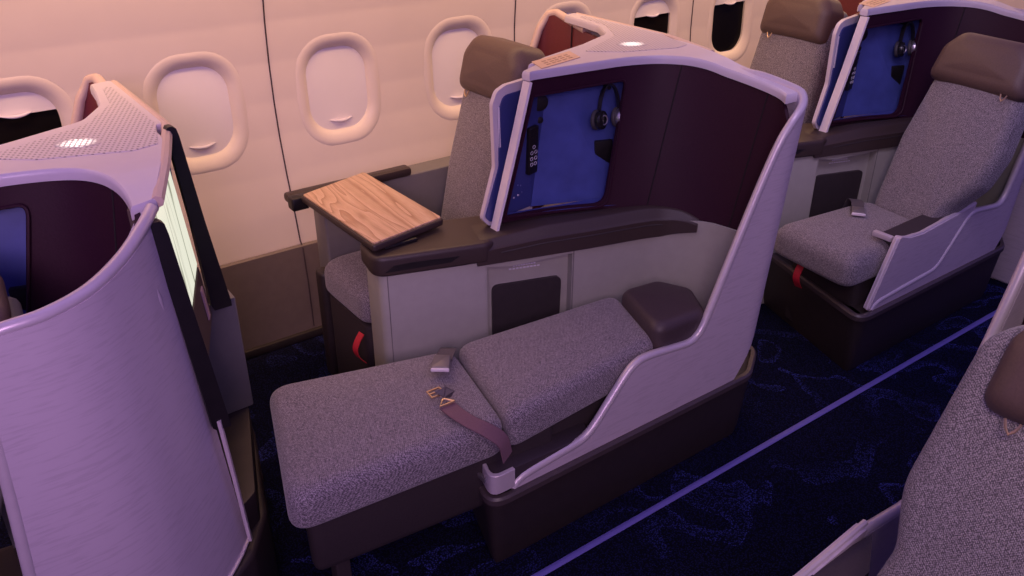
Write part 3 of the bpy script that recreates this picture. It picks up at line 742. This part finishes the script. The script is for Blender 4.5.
def bed_seat(dx, label):
    T = shift(dx)
    root = thing('aircraft_seat', T(Vector((1.05, 1.62, 0))), label, 'seat', 'cabin seats')
    B = lambda mb, n, m, par=None: mb.build(n, M[m], par or root, T, 50)
    # leg rest and pan cushion
    def cushion(poly, z0, z1, r, fr, crown, tilt=None):
        mb = MB(); mb.soft(poly, z0, z1, r, fr, None, r*0.5, crown)
        if tilt:
            for v in mb.bm.verts: v.co.z += tilt(v.co)
        return mb
    leg = cushion([(.455, 1.470), (1.028, 1.425), (1.108, 1.795), (.598, 1.932)], .350, .466, .042, .050, .012)
    seat = B(leg, 'seat_cushion', 'fab')
    bk = cushion([(1.036, 1.428), (1.56, 1.430), (1.640, 1.690), (1.115, 1.795)], .350, .470, .036, .035, .014, lambda c: .085*max(0, (c.x-1.06))**1.0*1.0)
    B(bk, 'back_cushion', 'fab')
    # seam around the back cushion
    pil = cushion([(1.535, 1.412), (1.735, 1.408), (1.805, 1.53), (1.755, 1.635), (1.615, 1.650)], .462, .556, .030, .040, .006)
    B(pil, 'headrest', 'pillow')
    ub = [(.505, 1.50), (1.20, 1.435), (1.26, 1.77), (.63, 1.90)]
    B(MB().prism(fillet(ub, .03, 4), .165, .362, .012, 3, 0, None, .03), 'leg_rest_frame', 'seatbase')
    lg = B(MB().box(.575, .615, 1.535, 1.575, .0, .16, .004), 'leg', 'seatbase')
    B(MB().box(.635, .675, 1.80, 1.84, .0, .16, .004), 'leg', 'seatbase')
    B(MB().prism([(1.10, 1.46), (1.55, 1.46), (1.62, 1.64), (1.18, 1.74)], .02, .36, .01, 2), 'seat_frame', 'seatbase')
    # belt: charcoal half with a flat steel buckle
    z = .482
    s1 = spline([(1.098, 1.835, .40), (1.092, 1.800, .455), (1.068, 1.760, .486), (1.045, 1.735, .492), (1.020, 1.710, .493)], 5)
    b1 = B(MB().ribbon(s1, (.80, -.60, 0), .046, .003), 'seat_belt', 'beltgrey')
    m4 = frame((1.002, 1.690, .492), (-.62, -.78, 0), (0, 0, 1))
    bu = B(MB().prism(fillet([(-.035, -.022), (.030, -.026), (.030, .026), (-.035, .022)], .005, 3), 0, .016, .004, 2, 0, m4), 'buckle', 'buckle', b1)
    B(MB().prism([(.024, -.025), (.034, -.025), (.034, .025), (.024, .025)], .002, .013, .003, 2, 0, m4), 'buckle_edge', 'white', bu)
    s2 = spline([(1.012, 1.398, .365), (1.000, 1.404, .42), (.965, 1.424, .458), (.940, 1.455, .474), (.926, 1.495, .482), (.922, 1.535, .485)], 5)
    b2 = B(MB().ribbon(s2, (.88, .42, 0), .046, .003), 'seat_belt', 'belt')
    b2['label'] = 'mauve belt strap with open metal tongue'
    m4 = frame((.921, 1.553, .488), (.03, 1.0, 0), (0, 0, 1))
    def rod(pts, r=.003): return MB().tube([tuple(m4 @ Vector(p)) for p in pts], r, 6)
    tg = B(rod([(-.02, -.022, .004), (-.02, .022, .004), (.0, .0, .008), (-.02, -.022, .004)]), 'tongue', 'brass', b2)
    B(rod([(.022, -.020, .006), (.022, .020, .006), (.052, .018, .006), (.052, -.018, .006), (.022, -.020, .006)]), 'tongue_ring', 'brass', b2)
    B(rod([(.038, -.018, .006), (.038, .018, .006)]), 'tongue_bar', 'brass', b2)
    B(MB().ribbon([tuple(m4 @ Vector(p)) for p in ((.028, .0, .012), (.012, -.012, .018), (.002, -.03, .010))], tuple((m4.to_3x3() @ Vector((0.6, .8, 0)))), .030, .003), 'strap_end', 'beltgrey', b2)
    return root

def upright_seat(dx, label, mirror=False, ym=0.0, ang=-8.0, strap=True, belt=True, wide=1.0, lean_deg=22):
    T = shift(dx, mirror, ym)
    root = thing('aircraft_seat', T(Vector((1.20, 1.60, 0))), label, 'seat', 'cabin seats')
    B = lambda mb, n, m, par=None: mb.build(n, M[m], par or root, T, 50)
    cu = MB().soft([(.888, 1.440), (1.43, 1.432), (1.46, 1.77), (.925, 1.812)], .345, .470, .055, .05, None, .025, .012)
    for v in cu.bm.verts: v.co.z += -0.02*max(0, v.co.x-0.95)
    B(cu, 'seat_cushion', 'fab')
    a = math.radians(ang); e = Vector((math.cos(a), math.sin(a), 0)); n = Vector((-e.y, e.x, 0))
    # back cushion: lean back 20 deg.  local x = seat left, local y = up the back, local z = out of the front
    lean = math.radians(lean_deg); upv = e*math.sin(lean)+Vector((0, 0, math.cos(lean)))
    fr = -e*math.cos(lean)+Vector((0, 0, math.sin(lean)))
    org = Vector((1.425 if lean_deg > 17 else 1.455, 1.530, .425))
    m4 = frame(org, n, fr)
    # frame(): x=n ; z=fr ; y = z x x
    ydir = (m4.to_3x3() @ Vector((0, 1, 0)))
    sg = 1 if ydir.z > 0 else -1
    P = lambda pts: [(x, y*sg) for x, y in pts]
    WD = wide; BL = -.19 if wide > 1 else -.085; BM = -.205 if wide > 1 else -.105
    back = fillet(P([(BL*WD, -.01), (.185*WD, -.01), (.205*WD, .30), (.175*WD, .64), (.10*WD, .71), (-.10*WD, .71), (-.175*WD, .64), (-.205*WD, .34), (-.185*WD, .22), (BM*WD, .09)]), [.05, .05, .2, .08, .05, .05, .08, .2, .1, .1], 6)
    B(MB().soft(back, -.06, .055, .045, 0, m4, .03, .016), 'back_cushion', 'fab')
    HW2 = min(1.0, wide)
    hd = fillet(P([(-.195*HW2, .530), (.195*HW2, .530), (.185*HW2, .66), (.13*HW2, .725), (-.13*HW2, .725), (-.185*HW2, .66)]), [.035, .035, .06, .06, .06, .06], 6)
    h = B(MB().soft(hd, -.065, .095, .05, 0, m4, .03, .010), 'headrest', 'leather')
    for sx in (-.135,):
        B(MB().tube([tuple(m4 @ Vector((sx+.012*u, sg*(.524+v*.014), .082))) for u, v in ((-1, 1), (-.6, 0), (0, -.6), (.6, 0), (1, 1))], .0025, 6), 'headrest_tab', 'brass', h)
    B(MB().prism(fillet([(.985, 1.46), (1.62, 1.44), (1.70, 1.72), (1.06, 1.80)], .03, 4), .02, .365, .01, 2), 'seat_frame', 'seatbase')
    shellb = fillet(P([(-.07*HW2, 0), (.17*HW2, 0), (.16*HW2, .67), (-.16*HW2, .67), (-.17*HW2, .30), (-.09*HW2, .09)]), .05, 5)
    B(MB().prism(shellb, -.10, -.058, .02, 3, 0, m4), 'back_shell', 'greydk')
    if strap: red_strap(root, T, (.978, 1.690, .285), (-1, -.1, 0))
    if belt:
        s1 = spline([(1.395, 1.800, .41), (1.375, 1.775, .465), (1.34, 1.735, .478), (1.29, 1.70, .481), (1.25, 1.675, .482)], 5)
        b1 = B(MB().ribbon(s1, (.6, -.8, 0), .046, .003), 'seat_belt', 'beltgrey')
        q = frame((1.232, 1.660, .481), (-.80, -.60, 0), (0, 0, 1))
        bu = B(MB().prism(fillet([(-.035, -.022), (.030, -.026), (.030, .026), (-.035, .022)], .005, 3), 0, .016, .004, 2, 0, q), 'buckle', 'buckle', b1)
        B(MB().prism([(.024, -.025), (.034, -.025), (.034, .025), (.024, .025)], .002, .013, .003, 2, 0, q), 'buckle_edge', 'white', bu)
    return root

def window_seat(dx, label, strap=True):
    T = shift(dx)
    root = thing('aircraft_seat', T(Vector((1.30, 2.34, 0))), label, 'seat', 'cabin seats')
    B = lambda mb, n, m, par=None: mb.build(n, M[m], par or root, T, 50)
    B(MB().soft([(1.015, 2.165), (1.52, 2.165), (1.52, 2.50), (1.015, 2.50)], .370, .500, .055, .06, None, .03, .012), 'seat_cushion', 'fabwin')
    lean = math.radians(14); e = Vector((1, 0, 0)); n = Vector((0, 1, 0))
    fr = -e*math.cos(lean)+Vector((0, 0, math.sin(lean))); m4 = frame((1.535, 2.350, .415), n, fr)
    sg = 1 if (m4.to_3x3() @ Vector((0, 1, 0))).z > 0 else -1
    P = lambda pts: [(x, y*sg) for x, y in pts]
    back = fillet(P([(-.175, -.01), (.175, -.01), (.19, .30), (.17, .65), (.12, .73), (-.12, .73), (-.17, .65), (-.19, .30)]), [.05, .05, .2, .08, .05, .05, .08, .2], 6)
    B(MB().soft(back, -.06, .05, .045, 0, m4, .03, .014), 'back_cushion', 'fabwin')
    hd = fillet(P([(-.170, .565), (.170, .565), (.168, .70), (.125, .762), (-.125, .762), (-.168, .70)]), [.03, .03, .06, .06, .06, .06], 6)
    h = B(MB().soft(hd, -.065, .085, .05, 0, m4, .03, .010), 'headrest', 'leather')
    B(MB().tube([tuple(m4 @ Vector((.09+.012*u, sg*(.560+v*.014), .078))) for u, v in ((-1, 1), (-.6, 0), (0, -.6), (.6, 0), (1, 1))], .0025, 6), 'headrest_tab', 'brass', h)
    B(MB().prism(fillet([(1.03, 2.19), (1.55, 2.19), (1.55, 2.49), (1.03, 2.49)], .03, 4), .0, .36, .01, 2), 'seat_frame', 'seatbase')
    B(MB().prism(fillet(P([(-.17, 0), (.17, 0), (.185, .40), (.165, .72), (-.165, .72), (-.185, .40)]), .05, 5), -.10, -.058, .02, 3, 0, m4), 'back_shell', 'greydk')
    if strap: red_strap(root, T, (1.026, 2.222, .275), (-1, -.1, 0))
    return root

# ------------------------------------------------------------------ side consoles
def console(dx, label):
    T = shift(dx)
    root = thing('side_console', T(Vector((1.25, 1.98, 0))), label, 'console', 'consoles between the seats')
    B = lambda mb, n, m, par=None, ang=40: mb.build(n, M[m], par or root, T, ang)
    th = math.radians(-18); e = Vector((math.cos(th), math.sin(th), 0)); n = Vector((-e.y, e.x, 0)); O = Vector((.985, 1.985, 0))
    def pt(s, d, z): return O+e*s+n*d+Vector((0, 0, z))
    def pxy(s, d): p = pt(s, d, 0); return (p.x, p.y)
    # body with a shallow recess: three slabs
    B(MB().prism(fillet([pxy(0, 0), pxy(.315, 0), pxy(.315, .12), pxy(.05, .17), pxy(-.02, .15)], [.03, .001, .001, .02, .03], 5), .0, .648, .003, 2), 'body', 'grey')
    pan = MB()
    pan.prism([pxy(.315, .036), pxy(.60, .036), pxy(.60, .10), pxy(.315, .10)], .0, .648, .001, 1)
    B(pan, 'recess_panel', 'grey')
    up = MB(); up.loft([[tuple(pt(s, d, z)) for s, z in ((.315, .628), (.345, .625), (.40, .618), (.585, .632), (.60, .632), (.60, .648), (.315, .648))] for d in (0.0, .045)])
    B(up, 'recess_brow', 'grey')
    B(MB().prism([pxy(.596, .0), pxy(.632, .0), pxy(.632, .08), pxy(.596, .08)], .0, .648, .001, 1), 'end_panel', 'grey')
    fl = MB(); fl.loft([[tuple(pt(s, d, z)) for s, z in ((.302, .0), (.322, .0), (.322, .645), (.302, .645))] for d in (0.0005, .045)])
    B(fl, 'recess_jamb', 'grey')
    # front seam line
    B(MB().ribbon([tuple(pt(.022, -.0006, .05)), tuple(pt(.022, -.0006, .645))], tuple(e), .0022, .002), 'seam', 'greydk')
    B(MB().ribbon([tuple(pt(.600, -.0006, .05)), tuple(pt(.600, -.0006, .645))], tuple(e), .0030, .002), 'seam', 'greydk')
    # dark hatch door
    dd = fillet([(.345, .22), (.565, .22), (.572, .545), (.345, .545)], [.004, .004, .022, .022], 5)
    d = MB(); d.loft([[tuple(pt(s, q, z)) for s, z in dd] for q in (.0375, .026)])
    B(d, 'hatch_door', 'door')
    tx = MB()
    for i, (s0, s1, z) in enumerate(((.402, .505, .590), (.415, .49, .600))):
        for j in range(9):
            a = s0+(s1-s0)*j/9; b = a+(s1-s0)/9*0.72
            tx.loft([[tuple(pt(s, q, zz)) for s, zz in ((a, z-.0022), (b, z-.0022), (b, z+.0022), (a, z+.0022))] for q in (.0365, .0345)])
    B(tx, 'printed_notice', 'icon')
    # dark ledge: tray-like front, then an armrest strip that tapers along the shell
    front = fillet([pxy(-.018, -.014), pxy(.32, -.014), pxy(.43, .055), pxy(.49, .16), pxy(.40, .20), pxy(.03, .20), pxy(-.035, .12)], [.05, .03, .04, .02, .02, .03, .05], 6)
    B(MB().prism(front, .648, .712, .014, 4, 0, None, .01), 'ledge_top', 'ledge')
    sl_ = MB(); sl_.loft([[tuple(pt(s, q, z)) for s, z in ((.015, .664), (.21, .668), (.235, .684), (.09, .686), (.04, .682))] for q in (-.0150, -.010)])
    B(sl_, 'ledge_slot', 'black')
    base = resample(spline([pt(.29, -.012, 0), pt(.40, -.012, 0), pt(.63, -.012, 0), pt(.83, -.006, 0), (1.855, 1.685, 0), (1.903, 1.622, 0)], 8), 40)
    lo = []; hi = []
    st = MB(); rings = []
    for i, p in enumerate(base):
        t = i/(len(base)-1); tn = (base[min(i+1, 39)]-base[max(i-1, 0)]).normalized(); nn = Vector((-tn.y, tn.x, 0))
        z0 = .640+.012*t; h = (.070+.022*min(1, t/.3))*(1-max(0, (t-.78)/.22)**2*.62); dpt = .115*(1-t)+.022
        if t > .85: z0 += (t-.85)*.14
        r = [p+Vector((0, 0, z0)), p+Vector((0, 0, z0+h*.62)), p+nn*.010+Vector((0, 0, z0+h*.70)), p+nn*.018+Vector((0, 0, z0+h*.94)), p+nn*.026+Vector((0, 0, z0+h)), p+nn*dpt+Vector((0, 0, z0+h)), p+nn*dpt+Vector((0, 0, z0))]
        rings.append([tuple(v) for v in r])
    st.loft(rings)
    B(st, 'armrest_strip', 'ledge')
    g = MB(); g.tube([Vector(r[1])+Vector((0, 0, -.014)) for r in rings[4:34]], .0022, 6); B(g, 'strip_groove', 'door')
    return root

# ------------------------------------------------------------------ small things
def remote(dx, label):
    T = shift(dx); c = niche_pt(.180, .47, back_d(.180)-.004)
    root = thing('remote_control', T(c), label, 'remote', 'handsets in the niches')
    dirx = (niche_pt(.28, .48, .080)-niche_pt(.01, .48, .030)).normalized(); dirz = (niche_pt(.155, .8, .05)-niche_pt(.155, .2, .05)).normalized()
    out = dirz.cross(dirx); out = out if out.y < 0 else -out
    m4 = frame(c, dirx, out); sg = 1 if (m4.to_3x3() @ Vector((0, 1, 0))).z > 0 else -1
    b = MB().prism(fillet([(-.021, -.075*1), (.021, -.075), (.021, .075), (-.021, .075)], .006, 3), 0, .016, .003, 2, 0, m4).build('handset_body', M['black'], root, T)
    MB().prism(fillet([(-.017, sg*.045), (.017, sg*.045), (.017, sg*.070), (-.017, sg*.070)], .002, 2), .016, .0172, .0004, 1, 0, m4).build('clip', M['blackgloss'], root, T)
    for i, (x, y) in enumerate([(-.009, -.005), (.009, -.005), (-.009, -.024), (.009, -.024), (-.008, -.042), (.008, -.042), (0.0, .012)]):
        m = MB(); pts = [(x+.0055*math.cos(2*PI*k/12), sg*y+.0055*math.sin(2*PI*k/12), .0168) for k in range(13)]
        m.tube([tuple(m4 @ Vector(p)) for p in pts], .0009, 5); m.build('button', M['icon'], root, T)
    return root
def niche_fittings(root, T):
    """speaker, socket and printed marks that are fixed to the niche"""
    niche = next(o for o in root.children if o.name.startswith('storage_niche'))
    nd = (niche_pt(.15, .5, -.1)-niche_pt(.15, .5, .0)).normalized()
    nd2 = Vector((-.30, -.95, 0)).normalized()
    c = niche_pt(.205, .80, .062); sp = MB().disc(c, nd2, .026, .007, 28, .002).build('speaker', M['black'], niche, T)
    MB().disc(niche_pt(.245, .665, .070), nd2, .010, .006, 16).build('jack', M['black'], niche, T)
    c = niche_pt(.83, .34, .078); m4 = frame(c, (.95, -.3, 0), nd)
    MB().prism(fillet([(-.03, -.05), (.03, -.05), (.03, .05), (-.03, .05)], .006, 3), -.004, .010, .003, 2, 0, m4).build('power_socket', M['black'], niche, T)
    for s, t, r in ((.10, .135, .0026), (.135, .145, .0034), (.165, .16, .0022), (.115, .225, .0026), (.140, .215, .0034), (.165, .245, .0028), (.205, .255, .0028), (.06, .13, .003)):
        MB().disc(niche_pt(s, t, back_d(s)-.003), nd2, r, .0015, 8, .0003).build('printed_symbol', M['icon'], niche, T)
    MB().ribbon([tuple(niche_pt(.46, .915, .03)), tuple(niche_pt(.64, .915, .03))], (0, 1, 0), .010, .003).build('light_strip', M['icon'], niche, T)
def headphones(dx, label):
    T = shift(dx); c = niche_pt(.855, .70, .042)
    root = thing('headphones', T(c), label, 'headphones', 'headsets hanging in the niches')
    X = (niche_pt(.8, .7, 0)-niche_pt(.6, .7, 0)).normalized(); Zv = (niche_pt(.7, .9, 0)-niche_pt(.7, .5, 0)).normalized()
    n = X.cross(Zv); n = n if n.y < 0 else -n
    band = []
    for k in range(17):
        a = PI*k/16; band.append(c+Zv*(.045+.078*math.sin(a)*0.9)+n*(.040*math.cos(a)) if False else c+X*(.034*math.cos(a)-.004)+Zv*(-.01+.085*math.sin(a))+n*(.006))
    MB().ribbon([tuple(p) for p in band], tuple(n), .016, .005).build('headband', M['black'], root, T)
    for sx in (-1, 1):
        q = c+X*(.036*sx-.004)+Zv*(-.028)+n*.004
        d = (n*0.8-X*sx*0.0+X*0.5).normalized()
        MB().disc(q, d, .029, .020, 24, .006).build('ear_cup', M['steel' if sx > 0 else 'blackgloss'], root, T)
        MB().disc(q-d*.012, d, .031, .013, 24, .005).build('ear_pad', M['cushionpad'], root, T)
        MB().tube([tuple(q+d*.021+(Zv*math.sin(2*PI*k/16)+X*math.cos(2*PI*k/16)*.8)*.014) for k in range(17)], .0022, 6).build('cup_ring', M['steel'], root, T)
    MB().tube([tuple(c+Zv*.062+n*.0), tuple(c+Zv*.070-n*.03), tuple(c+Zv*.075-n*.045)], .006, 8).build('hanger_hook', M['black'], root, T)
    return root

# ------------------------------------------------------------------ assemble the cabin
P0, P2 = -1.63, 1.60
r0, T0 = shell(P0, 'tall lavender seat shell filling the left foreground, with screen in its back', 'front')
r1, T1 = shell(0.0, 'lavender seat shell wrapped around the flat bed, plum inside', 'mid')
r2, T2 = shell(P2, 'lavender seat shell behind the upright aisle seat at right, only partly in view', 'mid', knee=0.15)
armrest_down(r1, T1); armrest_up(r2, T2, 0.15)
for r, t in ((r0, T0), (r1, T1), (r2, T2)): niche_fittings(r, t)
bed_seat(0.0, 'grey tweed seat folded flat into a bed with an open lap belt on it')
upright_seat(P2+.03, 'upright grey tweed aisle seat with taupe headrest and red strap, at right')
upright_seat(P0-0.05, 'dark seat mostly hidden inside the tall shell at the left edge', False, 0.085, ang=-4, strap=False, belt=False, wide=0.72)
window_seat(0.0, 'grey tweed window seat behind the wooden tray table')
window_seat(P2, 'grey tweed window seat with taupe headrest beside two dark windows')
console(0.0, 'grey console with dark ledge beside the flat bed')
console(P2, 'grey console with dark hatch beside the upright aisle seat')
remote(0.0, 'black handset in the blue niche above the flat bed')
remote(P2, 'black handset in the blue niche beside the upright aisle seat')
headphones(0.0, 'silver and black headphones hanging in the niche above the flat bed')
headphones(P2, 'silver and black headphones hanging in the niche beside the upright seat')

# tray table on its slide arm
tt = thing('tray_table', (1.10, 2.26, .70), 'wooden tray table with dark rim unfolded over the window seat', 'table')
TP = [(.968, 2.465), (.977, 1.992), (1.242, 2.040), (1.234, 2.535)]
MB().prism(fillet(TP, .012, 5), .722, .744, .006, 3).build('tray_frame', M['ledge'], tt)
MB().prism(inset(fillet(TP, .016, 5), .006), .743, .7495, .002, 2).build('tabletop', M['wood'], tt)
MB().box(.940, 1.0, 2.47, 2.515, .690, .735, .008).build('hinge_block', M['black'], tt)
MB().tube([(.965, 2.49, .71), (1.00, 2.50, .705), (1.08, 2.515, .70)], .012, 8).build('slide_arm', M['black'], tt)
MB().box(1.02, 1.13, 2.005, 2.035, .712, .724, .004).build('latch', M['black'], tt)
# window-side armrest
wa = thing('window_armrest', (1.25, 2.58, 0), 'dark armrest rail on a grey side panel between window seat and wall', 'armrest')
MB().box(.955, 1.42, 2.535, 2.585, .690, .722, .010).build('rail', M['ledge'], wa)
MB().prism(fillet([(1.075, 2.545), (1.75, 2.545), (1.75, 2.64), (1.075, 2.64)], .01, 3), .0, .690, .006, 2).build('side_panel', M['greydk'], wa)
MB().prism(fillet([(1.02, 2.50), (1.07, 2.50), (1.07, 2.56), (1.02, 2.56)], .02, 4), .0, .43, .015, 3).build('front_post', M['tub'], wa)

# the neighbour across the aisle, mirrored
YM = 2.055; PX = -0.11
rx, TX = shell(PX, 'seat shell across the aisle at the right edge, seen only by its lavender rim', 'mid', True, YM)
upright_seat(-0.235, 'close grey tweed seat back across the aisle at bottom right', True, 1.795, strap=False, belt=False, wide=1.30, lean_deg=16)
armrest_up(rx, TX)

# partition behind the last shell in view
pt_ = thing('cabin_partition', (3.77, 1.75, 0), 'plain lavender partition panel behind the farthest aisle seat at the right edge', 'partition')
MB().prism(fillet([(3.75, 1.375), (3.785, 1.375), (3.785, 2.30), (3.75, 2.30)], .012, 4), .0, 1.05, .012, 3).build('panel', M['shell'], pt_)
MB().tube([(3.768, 1.38, 1.055), (3.768, 1.80, 1.055), (3.768, 2.29, 1.055)], .016, 10).build('top_rail', M['rim'], pt_)
